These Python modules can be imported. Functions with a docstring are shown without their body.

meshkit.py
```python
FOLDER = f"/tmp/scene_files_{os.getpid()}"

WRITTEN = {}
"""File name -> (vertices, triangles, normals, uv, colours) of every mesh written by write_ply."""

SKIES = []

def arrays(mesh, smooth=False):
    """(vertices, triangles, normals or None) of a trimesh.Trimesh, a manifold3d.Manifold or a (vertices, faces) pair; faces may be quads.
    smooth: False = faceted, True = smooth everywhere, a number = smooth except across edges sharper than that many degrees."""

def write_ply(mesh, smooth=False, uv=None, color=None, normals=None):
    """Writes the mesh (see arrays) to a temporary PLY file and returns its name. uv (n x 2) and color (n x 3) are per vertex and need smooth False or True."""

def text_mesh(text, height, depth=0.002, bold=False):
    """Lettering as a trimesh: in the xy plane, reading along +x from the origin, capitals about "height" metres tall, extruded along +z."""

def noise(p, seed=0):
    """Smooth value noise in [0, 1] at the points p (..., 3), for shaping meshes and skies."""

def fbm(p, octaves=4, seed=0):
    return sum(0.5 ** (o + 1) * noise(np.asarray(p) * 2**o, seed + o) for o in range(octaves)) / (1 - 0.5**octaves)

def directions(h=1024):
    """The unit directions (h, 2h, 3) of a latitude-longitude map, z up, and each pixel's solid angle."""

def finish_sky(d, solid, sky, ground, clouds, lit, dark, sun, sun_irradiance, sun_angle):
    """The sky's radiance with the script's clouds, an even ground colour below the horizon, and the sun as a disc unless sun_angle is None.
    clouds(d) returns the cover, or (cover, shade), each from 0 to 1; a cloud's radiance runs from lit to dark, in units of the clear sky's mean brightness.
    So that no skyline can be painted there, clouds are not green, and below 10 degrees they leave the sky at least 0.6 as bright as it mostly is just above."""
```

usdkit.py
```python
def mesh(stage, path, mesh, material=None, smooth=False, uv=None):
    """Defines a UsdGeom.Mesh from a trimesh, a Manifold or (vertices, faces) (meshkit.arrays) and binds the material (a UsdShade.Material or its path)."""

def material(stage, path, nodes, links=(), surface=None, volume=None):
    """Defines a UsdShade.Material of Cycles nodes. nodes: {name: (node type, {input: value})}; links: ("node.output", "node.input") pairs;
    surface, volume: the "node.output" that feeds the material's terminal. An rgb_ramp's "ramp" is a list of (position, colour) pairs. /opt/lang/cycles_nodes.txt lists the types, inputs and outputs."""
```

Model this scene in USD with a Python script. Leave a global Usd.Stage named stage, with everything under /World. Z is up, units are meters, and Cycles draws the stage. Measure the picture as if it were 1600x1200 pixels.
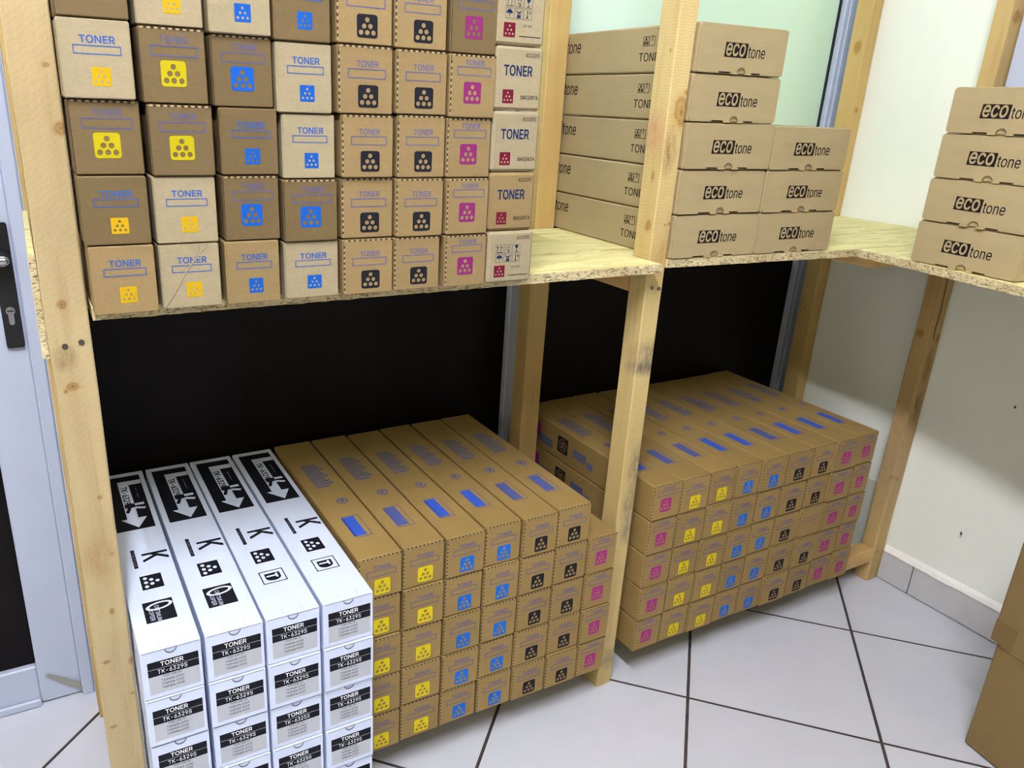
import math, random
import numpy as np, trimesh, usdkit, meshkit
from pxr import Usd, UsdGeom, UsdLux, Gf, Sdf, UsdShade
from shapely import affinity, union_all
from shapely.geometry import Polygon, Point, box as rect, LineString, MultiPolygon

random.seed(7); np.random.seed(7)
stage = Usd.Stage.CreateInMemory()
UsdGeom.SetStageUpAxis(stage, 'Z'); UsdGeom.SetStageMetersPerUnit(stage, 1.0)
UsdGeom.Xform.Define(stage, '/World'); UsdGeom.Scope.Define(stage, '/World/Looks')

# ------------------------------------------------------------------ camera, light, exposure
F_PX, YAW, PITCH, ROLL = 1218.36, 0.504664, 0.350141, -0.040142
EYE, CX, CY = (-1.1371, -1.23543, 1.40507), 709.1, 604.63
EXPOSURE = 1.38
cy_, sy_, cp_, sp_ = math.cos(YAW), math.sin(YAW), math.cos(PITCH), math.sin(PITCH)
fw = np.array([sy_*cp_, cy_*cp_, -sp_]); r0 = np.array([cy_, -sy_, 0]); d0 = np.cross(fw, r0)
rt = math.cos(ROLL)*r0 + math.sin(ROLL)*d0; dn = -math.sin(ROLL)*r0 + math.cos(ROLL)*d0
cam = UsdGeom.Camera.Define(stage, '/World/camera')
cam.AddTransformOp().Set(Gf.Matrix4d(*rt, 0, *(-dn), 0, *(-fw), 0, *EYE, 1))
cam.CreateHorizontalApertureAttr(36.0); cam.CreateFocalLengthAttr(F_PX/1600*36)
cam.CreateHorizontalApertureOffsetAttr((800-CX)/1600*36); cam.CreateVerticalApertureOffsetAttr((CY-600)/1600*36)
cam.CreateClippingRangeAttr((0.02, 100)); cam.CreateExposureAttr(EXPOSURE)

def tube_light(name, x, y, z, lx, ly, power, color=(1, .99, .985)):
    L = UsdLux.RectLight.Define(stage, '/World/' + name)
    L.CreateWidthAttr(lx); L.CreateHeightAttr(ly); L.CreateIntensityAttr(power); L.CreateColorAttr(color)
    L.AddTranslateOp().Set((x, y, z))
LAMP_AT, LAMP_POWER, LAMP_COLOR = (-1.26, -1.34, 2.93), 225.0, (.965, .975, 1.09)   # fluorescent tube under the ceiling, built below

# ------------------------------------------------------------------ materials
def lin(r, g, b): return tuple(((c/255)/12.92 if c/255 <= .04045 else ((c/255+.055)/1.055)**2.4) for c in (r, g, b))
def mul(c, k): return tuple(x*k for x in c)
def mat(name, nodes, links, surface='p.BSDF'): return usdkit.material(stage, '/World/Looks/'+name, nodes, links, surface=surface)
def plain(name, c, rough=.55, metallic=0., spec=.5):
    if 'ink' in name: spec, rough = .2, .7
    return mat(name, {'p': ('principled_bsdf', {'base_color': c, 'roughness': rough, 'metallic': metallic, 'specular_ior_level': spec})}, [])
def noisy(name, c, amt=.08, scale=30., rough=.6, bump=.0, bscale=200., spec=.4, stretch=(1, 1, 1), world=True, rnd=0.):
    src = ('geometry', {}) if world else ('texture_coordinate', {})
    n = {'g': src, 'mp': ('mapping', {'scale': stretch}), 'n': ('noise_texture', {'scale': scale, 'detail': 5., 'roughness': .6}),
         'r': ('rgb_ramp', {'ramp': [(.25, mul(c, 1-amt)), (.75, mul(c, 1+amt))]}),
         'p': ('principled_bsdf', {'roughness': rough, 'specular_ior_level': spec})}
    l = [('g.position' if world else 'g.object', 'mp.vector'), ('mp.vector', 'n.vector'), ('n.fac', 'r.fac')]
    last = 'r.color'
    if rnd:
        n['oi'] = ('object_info', {}); n['mr'] = ('map_range', {'to_min': 1-rnd, 'to_max': 1+rnd}); n['hv'] = ('hsv', {})
        l += [('oi.random', 'mr.value'), ('mr.result', 'hv.value'), (last, 'hv.color')]; last = 'hv.color'
    l.append((last, 'p.base_color'))
    if bump:
        n['bn'] = ('noise_texture', {'scale': bscale, 'detail': 3.}); n['b'] = ('bump', {'strength': bump, 'distance': .002})
        l += [('mp.vector', 'bn.vector'), ('bn.fac', 'b.height'), ('b.normal', 'p.normal')]
    return mat(name, n, l)

def cardboard(name, c, rnd=.05, flute='z'):
    """kraft board: fibrous tone, faint horizontal flute lines, blotches of handling wear"""
    n = {'g': ('texture_coordinate', {}), 'mp': ('mapping', {'scale': (1, 1, 3)}),
         'n': ('noise_texture', {'scale': 14., 'detail': 6., 'roughness': .65}),
         'r': ('rgb_ramp', {'ramp': [(.2, mul(c, .92)), (.5, c), (.8, mul(c, 1.07))]}),
         'n2': ('noise_texture', {'scale': 420., 'detail': 2.}), 'r2': ('rgb_ramp', {'ramp': [(.3, (.93, .92, .9)), (.7, (1.05, 1.05, 1.05))]}),
         'm': ('mix', {'mix_type': 'multiply', 'fac': 1.}),
         'w': ('wave_texture', {'bands_direction': flute, 'scale': 42., 'distortion': .6, 'detail': 1.}),
         'b': ('bump', {'strength': .05, 'distance': .001}),
         'oi': ('object_info', {}), 'mr': ('map_range', {'to_min': 1-rnd, 'to_max': 1+rnd}), 'hv': ('hsv', {}),
         'p': ('principled_bsdf', {'roughness': .62, 'specular_ior_level': .3})}
    l = [('g.object', 'mp.vector'), ('mp.vector', 'n.vector'), ('n.fac', 'r.fac'), ('g.object', 'n2.vector'), ('n2.fac', 'r2.fac'),
         ('r.color', 'm.color1'), ('r2.color', 'm.color2'), ('oi.random', 'mr.value'), ('mr.result', 'hv.value'), ('m.color', 'hv.color'),
         ('hv.color', 'p.base_color'), ('g.object', 'w.vector'), ('w.fac', 'b.height'), ('b.normal', 'p.normal')]
    return mat(name, n, l)

def wood(name, c, axis='z', knots=(), smudges=(), saw=None, dark=.62):
    """sawn softwood: long grain streaks, knots at given places, grey handling smudges, saw marks"""
    sc = {'z': (26, 26, 1.6), 'y': (26, 1.6, 26), 'x': (1.6, 26, 26)}[axis]
    n = {'g': ('geometry', {}), 'mp': ('mapping', {'scale': sc}), 'n': ('noise_texture', {'scale': 1., 'detail': 7., 'roughness': .62, 'distortion': .5}),
         'r': ('rgb_ramp', {'ramp': [(.25, tuple(a*b for a, b in zip(c, (.80, .74, .64)))), (.45, mul(c, .98)), (.62, mul(c, 1.05)), (.8, tuple(a*b for a, b in zip(c, (.9, .84, .74))))]}),
         'n3': ('noise_texture', {'scale': 2.3, 'detail': 3.}), 'r3': ('rgb_ramp', {'ramp': [(.3, (.88, .84, .76)), (.6, (1.04, 1.04, 1.03))]}),
         'm3': ('mix', {'mix_type': 'multiply', 'fac': 1.}),
         'p': ('principled_bsdf', {'roughness': .6, 'specular_ior_level': .3}),
         'bn': ('noise_texture', {'scale': 3., 'detail': 6.}), 'b': ('bump', {'strength': .25, 'distance': .002})}
    l = [('g.position', 'mp.vector'), ('mp.vector', 'n.vector'), ('n.fac', 'r.fac'), ('g.position', 'n3.vector'), ('n3.fac', 'r3.fac'),
         ('r.color', 'm3.color1'), ('r3.color', 'm3.color2'), ('mp.vector', 'bn.vector'), ('bn.fac', 'b.height')]
    last, bump = 'm3.color', 'b.normal'
    for i, (x, y, z, rad, el) in enumerate(knots):
        k = f'k{i}'
        s = {'z': (1, 1, 1/el), 'y': (1, 1/el, 1), 'x': (1/el, 1, 1)}[axis]
        n[k+'d'] = ('vector_math', {'math_type': 'subtract', 'vector2': (x, y, z)}); n[k+'s'] = ('vector_math', {'math_type': 'multiply', 'vector2': s})
        n[k+'l'] = ('vector_math', {'math_type': 'length'}); n[k+'n'] = ('noise_texture', {'scale': 60., 'detail': 3.})
        n[k+'a'] = ('math', {'math_type': 'multiply_add', 'value2': rad*.9, 'value3': 0.}); n[k+'u'] = ('math', {'math_type': 'add'})
        n[k+'r'] = ('map_range', {'from_min': rad*.55, 'from_max': rad*1.9, 'to_min': 1., 'to_max': 0., 'clamp': True})
        n[k+'c'] = ('rgb_ramp', {'ramp': [(0., (1, 1, 1)), (.35, (.9, .84, .74)), (.55, (.62, .47, .32)), (.75, (.8, .66, .5)), (1., (.52, .36, .22))]})
        n[k+'m'] = ('mix', {'mix_type': 'multiply', 'fac': 1.})
        l += [('g.position', k+'d.vector1'), (k+'d.vector', k+'s.vector1'), (k+'s.vector', k+'l.vector1'), ('g.position', k+'n.vector'),
              (k+'n.fac', k+'a.value1'), (k+'l.value', k+'u.value1'), (k+'a.value', k+'u.value2'), (k+'u.value', k+'r.value'),
              (k+'r.result', k+'c.fac'), (last, k+'m.color1'), (k+'c.color', k+'m.color2')]
        last = k+'m.color'
    for i, (x, y, z, rad, el, col) in enumerate(smudges):
        k = f's{i}'
        n[k+'d'] = ('vector_math', {'math_type': 'subtract', 'vector2': (x, y, z)}); n[k+'s'] = ('vector_math', {'math_type': 'multiply', 'vector2': (1, 1, 1/el)})
        n[k+'l'] = ('vector_math', {'math_type': 'length'}); n[k+'r'] = ('map_range', {'from_min': rad*.3, 'from_max': rad, 'to_min': 1., 'to_max': 0., 'clamp': True})
        n[k+'n'] = ('noise_texture', {'scale': 1.6, 'detail': 5., 'roughness': .7}); n[k+'q'] = ('map_range', {'from_min': .30, 'from_max': .62, 'clamp': True})
        n[k+'v'] = ('math', {'math_type': 'multiply'}); n[k+'w'] = ('math', {'math_type': 'multiply', 'value2': .75})
        n[k+'m'] = ('mix', {'color2': col})
        n[k+'mp'] = ('mapping', {'scale': (70, 70, 22)})
        l += [('g.position', k+'d.vector1'), (k+'d.vector', k+'s.vector1'), (k+'s.vector', k+'l.vector1'), (k+'l.value', k+'r.value'),
              ('g.position', k+'mp.vector'), (k+'mp.vector', k+'n.vector'), (k+'n.fac', k+'q.value'), (k+'r.result', k+'v.value1'), (k+'q.result', k+'v.value2'),
              (k+'v.value', k+'w.value1'), (k+'w.value', k+'m.fac'), (last, k+'m.color1')]
        last = k+'m.color'
    if saw:
        rot, scale, amt = saw
        n['sm'] = ('mapping', {'rotation': rot}); n['sw'] = ('wave_texture', {'bands_direction': 'z', 'scale': scale, 'distortion': 9., 'detail': 4., 'detail_scale': 1.4, 'detail_roughness': .65})
        n['sr'] = ('rgb_ramp', {'ramp': [(0., (1-amt, 1-amt*1.15, 1-amt*1.4)), (.4, (1, 1, 1))]}); n['sx'] = ('mix', {'mix_type': 'multiply', 'fac': 1.})
        n['b2'] = ('bump', {'strength': .12, 'distance': .001})
        l += [('g.position', 'sm.vector'), ('sm.vector', 'sw.vector'), ('sw.fac', 'sr.fac'), (last, 'sx.color1'), ('sr.color', 'sx.color2'), ('sw.fac', 'b2.height'), ('b.normal', 'b2.normal')]
        last, bump = 'sx.color', 'b2.normal'
    l += [(last, 'p.base_color'), (bump, 'p.normal')]
    return mat(name, n, l)

def osb(name, c1, c2, c3):
    """pressed strand board seen flat: strands lying in three directions"""
    n = {'g': ('geometry', {}), 'p': ('principled_bsdf', {'roughness': .55, 'specular_ior_level': .35}), 'b': ('bump', {'strength': .45, 'distance': .003})}
    l = []
    for i, (rot, sc) in enumerate((((0, 0, .25), (7, 42, 30)), ((0, 0, -.45), (9, 55, 30)), ((0, 0, 1.2), (8, 40, 30)))):
        n[f'm{i}'] = ('mapping', {'rotation': rot, 'scale': sc}); n[f'v{i}'] = ('voronoi_texture', {'scale': 1., 'feature': 'f1'})
        n[f's{i}'] = ('separate_color', {})
        l += [('g.position', f'm{i}.vector'), (f'm{i}.vector', f'v{i}.vector'), (f'v{i}.color', f's{i}.color')]
    n['r0'] = ('rgb_ramp', {'ramp': [(.0, mul(c1, .93)), (.5, c1), (.8, c2), (1., mul(c2, .92))]})
    n['r1'] = ('rgb_ramp', {'ramp': [(.0, c2), (.6, c1), (1., c3)]})
    n['mm'] = ('mix', {}); n['st'] = ('map_range', {'from_min': .5, 'from_max': .55, 'clamp': True})
    n['dn'] = ('noise_texture', {'scale': 1., 'detail': 4., 'roughness': .7}); n['dm'] = ('mapping', {'scale': (14, 60, 60)})
    n['dr'] = ('rgb_ramp', {'ramp': [(.31, (.50, .40, .22)), (.40, (1, 1, 1))]}); n['dx'] = ('mix', {'mix_type': 'multiply', 'fac': .8})
    l += [('s0.r', 'r0.fac'), ('s1.g', 'r1.fac'), ('s2.r', 'st.value'), ('st.result', 'mm.fac'), ('r0.color', 'mm.color1'), ('r1.color', 'mm.color2'),
          ('g.position', 'dm.vector'), ('dm.vector', 'dn.vector'), ('dn.fac', 'dr.fac'), ('mm.color', 'dx.color1'), ('dr.color', 'dx.color2'),
          ('dx.color', 'p.base_color'), ('s1.r', 'b.height'), ('b.normal', 'p.normal')]
    return mat(name, n, l)

def chips(name, c):
    """sawn edge of the strand board: pale chips with dark voids"""
    n = {'g': ('geometry', {}), 'mp': ('mapping', {'scale': (150, 150, 330)}), 'n': ('noise_texture', {'scale': 1., 'detail': 3., 'roughness': .6}),
         'r': ('rgb_ramp', {'ramp': [(.30, mul(c, .12)), (.40, mul(c, .62)), (.5, c), (.75, mul(c, 1.12))]}),
         'n2': ('noise_texture', {'scale': 26., 'detail': 3.}), 'r2': ('rgb_ramp', {'ramp': [(.3, (.8, .77, .68)), (.65, (1.05, 1.05, 1.05))]}), 'm': ('mix', {'mix_type': 'multiply', 'fac': 1.}),
         'b': ('bump', {'strength': .7, 'distance': .003}), 'p': ('principled_bsdf', {'roughness': .75, 'specular_ior_level': .25})}
    l = [('g.position', 'mp.vector'), ('mp.vector', 'n.vector'), ('n.fac', 'r.fac'), ('g.position', 'n2.vector'), ('n2.fac', 'r2.fac'), ('r.color', 'm.color1'), ('r2.color', 'm.color2'),
         ('m.color', 'p.base_color'), ('n.fac', 'b.height'), ('b.normal', 'p.normal')]
    return mat(name, n, l)

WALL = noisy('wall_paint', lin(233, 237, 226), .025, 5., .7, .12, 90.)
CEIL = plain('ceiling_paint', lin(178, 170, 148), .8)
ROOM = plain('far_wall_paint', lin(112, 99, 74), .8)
GROUT = noisy('grout', lin(66, 58, 56), .35, 40., .9)
TILES = [noisy(f'tile_glaze_{i}', mul(lin(202, 205, 214), k), .035, 9., .42, .05, 60., .35) for i, k in enumerate((1., .965, 1.02))]
SKIRT = noisy('skirting_glaze', lin(190, 190, 191), .06, 14., .5)
PLASTER = noisy('plaster_bead', lin(240, 238, 232), .04, 60., .8, .8, 120.)
ALU = noisy('white_frame', lin(186, 196, 216), .03, 12., .42)
ALU2 = plain('white_frame_shadow_gap', lin(150, 150, 158), .5)
DARK = noisy('dark_laminate', lin(17, 13, 14), .3, 6., .45, 0, 1, .12, (1, 1, .25))
GASKET = plain('rubber_gasket', lin(22, 30, 34), .6)
BLACK = plain('black_hardware', lin(20, 22, 26), .35)
CHROME = plain('chrome', lin(200, 200, 204), .22, 1.)
STEEL = plain('steel_screw', lin(120, 112, 105), .4, .9)
HOLE = plain('keyhole_black', lin(8, 8, 8), .6)
NAIL = plain('dark_nail', lin(40, 34, 30), .6)
INK = plain('black_ink', lin(20, 20, 30), .55)
INK2 = plain('brown_black_ink', lin(26, 18, 18), .55)
WHITEINK = plain('white_ink', lin(236, 238, 242), .55)
GREYINK = plain('grey_ink', lin(96, 96, 104), .6)
PANELGREY = plain('grey_label_field', lin(188, 192, 200), .6)
BLUE_D = plain('deep_blue_ink', lin(50, 90, 166), .6)
BLUE_F = plain('faint_blue_ink', lin(78, 88, 148), .6)
BLUE_L = noisy('blue_block_ink', lin(50, 86, 190), .3, 160., .6, world=False)
BLUE_G = noisy('worn_blue_ink', lin(94, 96, 128), .2, 90., .6, world=False)
NAVY = plain('navy_ink', lin(20, 40, 82), .6)
ICON = {'yellow': plain('yellow_ink', lin(218, 198, 12), .55), 'gold': plain('gold_ink', lin(222, 180, 10), .55), 'blue': plain('blue_ink', lin(20, 104, 208), .55),
        'black': plain('icon_black_ink', lin(24, 25, 34), .55), 'magenta': plain('magenta_ink', lin(164, 44, 128), .55), 'crimson': plain('crimson_ink', lin(130, 20, 56), .55)}
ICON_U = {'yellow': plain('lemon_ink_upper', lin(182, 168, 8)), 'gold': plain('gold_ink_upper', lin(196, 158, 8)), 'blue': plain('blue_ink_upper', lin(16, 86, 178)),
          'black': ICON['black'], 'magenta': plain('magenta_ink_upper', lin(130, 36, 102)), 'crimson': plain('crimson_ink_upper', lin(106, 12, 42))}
KRAFT = {'pale': cardboard('pale_kraft', lin(159, 146, 116)), 'brown': cardboard('brown_kraft', lin(110, 92, 60)), 'tan': cardboard('tan_kraft', lin(144, 122, 82)),
         'low': cardboard('store_kraft', lin(150, 124, 74), .06), 'eco': cardboard('grey_kraft', lin(166, 149, 111), .03), 'big': cardboard('shipping_kraft', lin(122, 101, 62), .02)}
CUT = plain('cut_cardboard_edge', lin(176, 152, 106), .8)
SLOT = plain('cardboard_slit', lin(52, 40, 28), .9)
WHITEBOX = noisy('white_board', lin(214, 224, 246), .03, 12., .5, .06, 120., .4, world=False, rnd=.02)
TAPE = plain('brown_tape', lin(112, 88, 46), .3)
OSB = osb('strand_board', lin(229, 222, 163), lin(218, 207, 143), lin(200, 184, 118))
OSBEDGE = chips('strand_board_edge', lin(208, 192, 150))

# ------------------------------------------------------------------ prims
used = {}
def numbered(parent, name):
    k = (parent, name); n = used.get(k, 0); used[k] = n+1
    return f'{parent}/{name}' + (f'_{n:03d}' if n else '')
def tag(p, label=None, cat=None, group=None, kind=None):
    for k, v in (('label', label), ('category', cat), ('group', group), ('kind', kind)):
        if v: p.SetCustomDataByKey(k, v)
    return p
def pathof(parent): return '/World' if parent is None else (parent if isinstance(parent, str) else str(parent.GetPath()))
def obj(name, mesh, m, parent=None, smooth=False, **kw):
    p = usdkit.mesh(stage, numbered(pathof(parent), name), mesh, m, smooth).GetPrim()
    return tag(p, **kw)
def place(x, loc, rz, sc):
    x = UsdGeom.Xformable(x); x.ClearXformOpOrder()
    x.AddTranslateOp().Set(Gf.Vec3d(*map(float, loc))); x.AddRotateZOp().Set(float(rz)); x.AddScaleOp().Set(Gf.Vec3f(*map(float, sc)))
def thing(name, loc=(0, 0, 0), rz=0, sc=(1, 1, 1), **kw):
    x = UsdGeom.Xform.Define(stage, numbered('/World', name)); place(x, loc, rz, sc)
    return tag(x.GetPrim(), **kw)
def dup(src, loc, rz, sc, label):
    was = src.GetCustomData(); base = src.GetName()
    while base[-4:-3] == '_' and base[-3:].isdigit(): base = base[:-4]
    x = UsdGeom.Xform.Define(stage, numbered('/World', base))
    x.GetPrim().GetReferences().AddInternalReference(src.GetPath()); x.GetPrim().SetInstanceable(True)
    x.GetPrim().GetAttribute('xformOp:translate').Set(Gf.Vec3d(*map(float, loc))); x.GetPrim().GetAttribute('xformOp:rotateZ').Set(float(rz)); x.GetPrim().GetAttribute('xformOp:scale').Set(Gf.Vec3f(*map(float, sc)))
    return tag(x.GetPrim(), label, was['category'], was.get('group'))

cat_ = trimesh.util.concatenate
def cbox(x0, y0, z0, x1, y1, z1, c=.0015):
    """box with chamfered edges"""
    c = min(c, (x1-x0)/3, (y1-y0)/3, (z1-z0)/3); P = []
    for a, b in ((x0, 1), (x1, -1)):
        for d, e in ((y0, 1), (y1, -1)):
            for f, g in ((z0, 1), (z1, -1)):
                P += [(a, d+e*c, f+g*c), (a+b*c, d, f+g*c), (a+b*c, d+e*c, f)]
    return trimesh.convex.convex_hull(np.array(P))
def wobbly(x0, y0, z0, x1, y1, z1, axis, n=24, amp=.0012, c=.002, seed=0, lean=(0, 0)):
    """sawn timber: chamfered square section swept along an axis, slightly uneven"""
    ax = 'xyz'.index(axis); lo = np.array([x0, y0, z0], float); hi = np.array([x1, y1, z1], float); o = [i for i in range(3) if i != ax]
    A, B = (lo[o[0]], hi[o[0]]), (lo[o[1]], hi[o[1]])
    sec = [(A[0]+c, B[0]), (A[1]-c, B[0]), (A[1], B[0]+c), (A[1], B[1]-c), (A[1]-c, B[1]), (A[0]+c, B[1]), (A[0], B[1]-c), (A[0], B[0]+c)]
    V = []
    for k in range(n+1):
        t = lo[ax] + (hi[ax]-lo[ax])*k/n
        for j, (a, b) in enumerate(sec):
            q = np.array([[t*6+seed*11.3, j*3.1, seed*5.7], [t*6+seed*3.1, j*3.1+50, seed*2.2]])
            w = (meshkit.noise(q, 3)-.5)*2*amp
            p = [0, 0, 0]; p[ax] = t; p[o[0]] = a+w[0]; p[o[1]] = b+w[1]
            if ax == 2: p[0] += lean[0]*t; p[1] += lean[1]*t
            V.append(p)
    F = []
    for k in range(n):
        for j in range(8):
            a, b = k*8+j, k*8+(j+1) % 8
            F += [(a, b, b+8), (a, b+8, a+8)]
    for k in range(1, 7): F += [(0, k+1, k), (n*8, n*8+k, n*8+k+1)]
    m = trimesh.Trimesh(np.array(V), np.array(F), process=False)
    trimesh.repair.fix_normals(m)
    return m
def flat(shape, t=.0003):
    gs = [g for g in getattr(shape, 'geoms', [shape]) if isinstance(g, Polygon) and g.area > 1e-9]
    return cat_([trimesh.creation.extrude_polygon(g, t, engine='earcut') for g in gs])
def basis(u, v, w, o):
    T = np.eye(4); T[:3, 0], T[:3, 1], T[:3, 2], T[:3, 3] = u, v, w, o
    return T
def on_front(shape, x, y, z, t=.0003):  # reads along +x on a face looking towards -y
    m = flat(shape, t); m.apply_transform(basis((1, 0, 0), (0, 0, 1), (0, -1, 0), (x, y, z))); return m
def on_left(shape, x, y, z, t=.0003):   # reads along -y on a face looking towards -x
    m = flat(shape, t); m.apply_transform(basis((0, -1, 0), (0, 0, 1), (-1, 0, 0), (x, y, z))); return m
def on_top(shape, x, y, z, t=.0003):    # reads towards -y, letters' tops towards +x
    m = flat(shape, t); m.apply_transform(basis((0, -1, 0), (1, 0, 0), (0, 0, 1), (x, y, z))); return m
def on_top2(shape, x, y, z, t=.0003):   # plan view, x to +x, y to +y
    m = flat(shape, t); m.apply_translation((x, y, z)); return m
letters = {}
def text(s, h, w=None, bold=False, shear=0., center=True):
    """lettering as a flat outline: capitals h tall, squeezed to width w"""
    if (s, bold) not in letters:
        m = meshkit.text_mesh(s, .07, .01, bold); f = m.faces[m.face_normals[:, 2] > .9]
        letters[(s, bold)] = union_all([Polygon(m.vertices[t][:, :2]).buffer(2e-5) for t in f]).simplify(5e-4)
    g = letters[(s, bold)]; k = h/.07; x0, _, x1, _ = g.bounds
    kx = k if w is None else w/(x1-x0)
    g = affinity.affine_transform(g, [kx, kx*shear, 0, k, -x0*kx, 0])
    if center:
        b = g.bounds; g = affinity.translate(g, -(b[0]+b[2])/2, 0)
    return g
def ring(w, h, t): return rect(-w/2, -h/2, w/2, h/2).difference(rect(-w/2+t, -h/2+t, w/2-t, h/2-t))
def rrect(w, h, r): return rect(-w/2+r, -h/2+r, w/2-r, h/2-r).buffer(r, quad_segs=4) if r > 0 else rect(-w/2, -h/2, w/2, h/2)
def dots(s, r=.105):
    return union_all([Point((a-.5)*s, (b-.5)*s).buffer(r*s, quad_segs=5) for a, b in ((.5, .77), (.35, .5), (.65, .5), (.2, .23), (.5, .23), (.8, .23))])
def icon(s, rnd, r=.105): return rrect(s, s, s*rnd).difference(dots(s, r))

# ------------------------------------------------------------------ room
WX, WY = 1.165, .56
RX0, RY0, RZ = -3.0, -3.3, 3.05
floor = thing('floor', label='pale glazed floor tiles laid diagonally with dark joints', kind='structure', cat='floor')
obj('grout_bed', trimesh.creation.box(bounds=[[RX0, RY0, -.06], [WX+.1, WY+.1, -.0013]]), GROUT, floor)
room = rect(RX0, RY0, WX, WY)
T0, TS, TA, GAP = (.1906, -.1328), .45, -45.35, .0062
for i in range(-9, 10):
    for j in range(-9, 10):
        g = affinity.translate(affinity.rotate(rect(i*TS+GAP/2, j*TS+GAP/2, (i+1)*TS-GAP/2, (j+1)*TS-GAP/2), TA, origin=(0, 0)), *T0).intersection(room)
        if g.is_empty or g.area < .002: continue
        m = trimesh.creation.extrude_polygon(g.buffer(-.0008), .008, engine='earcut'); m.apply_translation((0, 0, -.008+random.uniform(-.0004, .0002)))
        obj('tile', m, random.choice(TILES), floor)
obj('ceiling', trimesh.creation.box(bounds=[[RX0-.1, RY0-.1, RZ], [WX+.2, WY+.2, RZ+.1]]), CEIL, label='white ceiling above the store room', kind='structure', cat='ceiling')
wr = thing('wall_right', label='cream painted plaster wall on the right', kind='structure', cat='wall')
def bumpy_wall():
    n = 60; ys, zs = np.linspace(RY0, .50, n), np.linspace(-.05, RZ, 40)
    Y, Z = np.meshgrid(ys, zs, indexing='ij'); X = WX - .002*meshkit.fbm(np.stack([Y*3, Z*3, Y*0], -1), 3, 5)
    V = np.stack([X, Y, Z], -1).reshape(-1, 3); F = []
    for a in range(n-1):
        for b in range(39):
            q = a*40+b; F += [(q, q+1, q+41), (q, q+41, q+40)]
    return trimesh.Trimesh(V, np.array(F), process=False)
m = bumpy_wall()
if m.face_normals[:, 0].mean() > 0: m.invert()
obj('plaster_face', m, WALL, wr, smooth=True)
obj('wall_core', trimesh.creation.box(bounds=[[WX+.001, RY0, -.05], [WX+.12, .50, RZ]]), WALL, wr)
for y, z in ((-.231, .686), (-.193, .274)):
    c = trimesh.creation.cylinder(.0022, .02, sections=8, transform=trimesh.transformations.rotation_matrix(math.pi/2+.3, (0, 1, .4))); c.apply_translation((WX-.008, y, z)); obj('nail', c, NAIL, wr)
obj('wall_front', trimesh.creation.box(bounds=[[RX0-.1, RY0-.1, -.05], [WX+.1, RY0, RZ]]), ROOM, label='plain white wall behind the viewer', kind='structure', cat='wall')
obj('wall_left', trimesh.creation.box(bounds=[[RX0-.1, RY0, -.05], [RX0, WY+.1, RZ]]), plain('left_wall_paint', lin(205, 198, 178), .8), label='plain white wall on the left', kind='structure', cat='wall')
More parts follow.
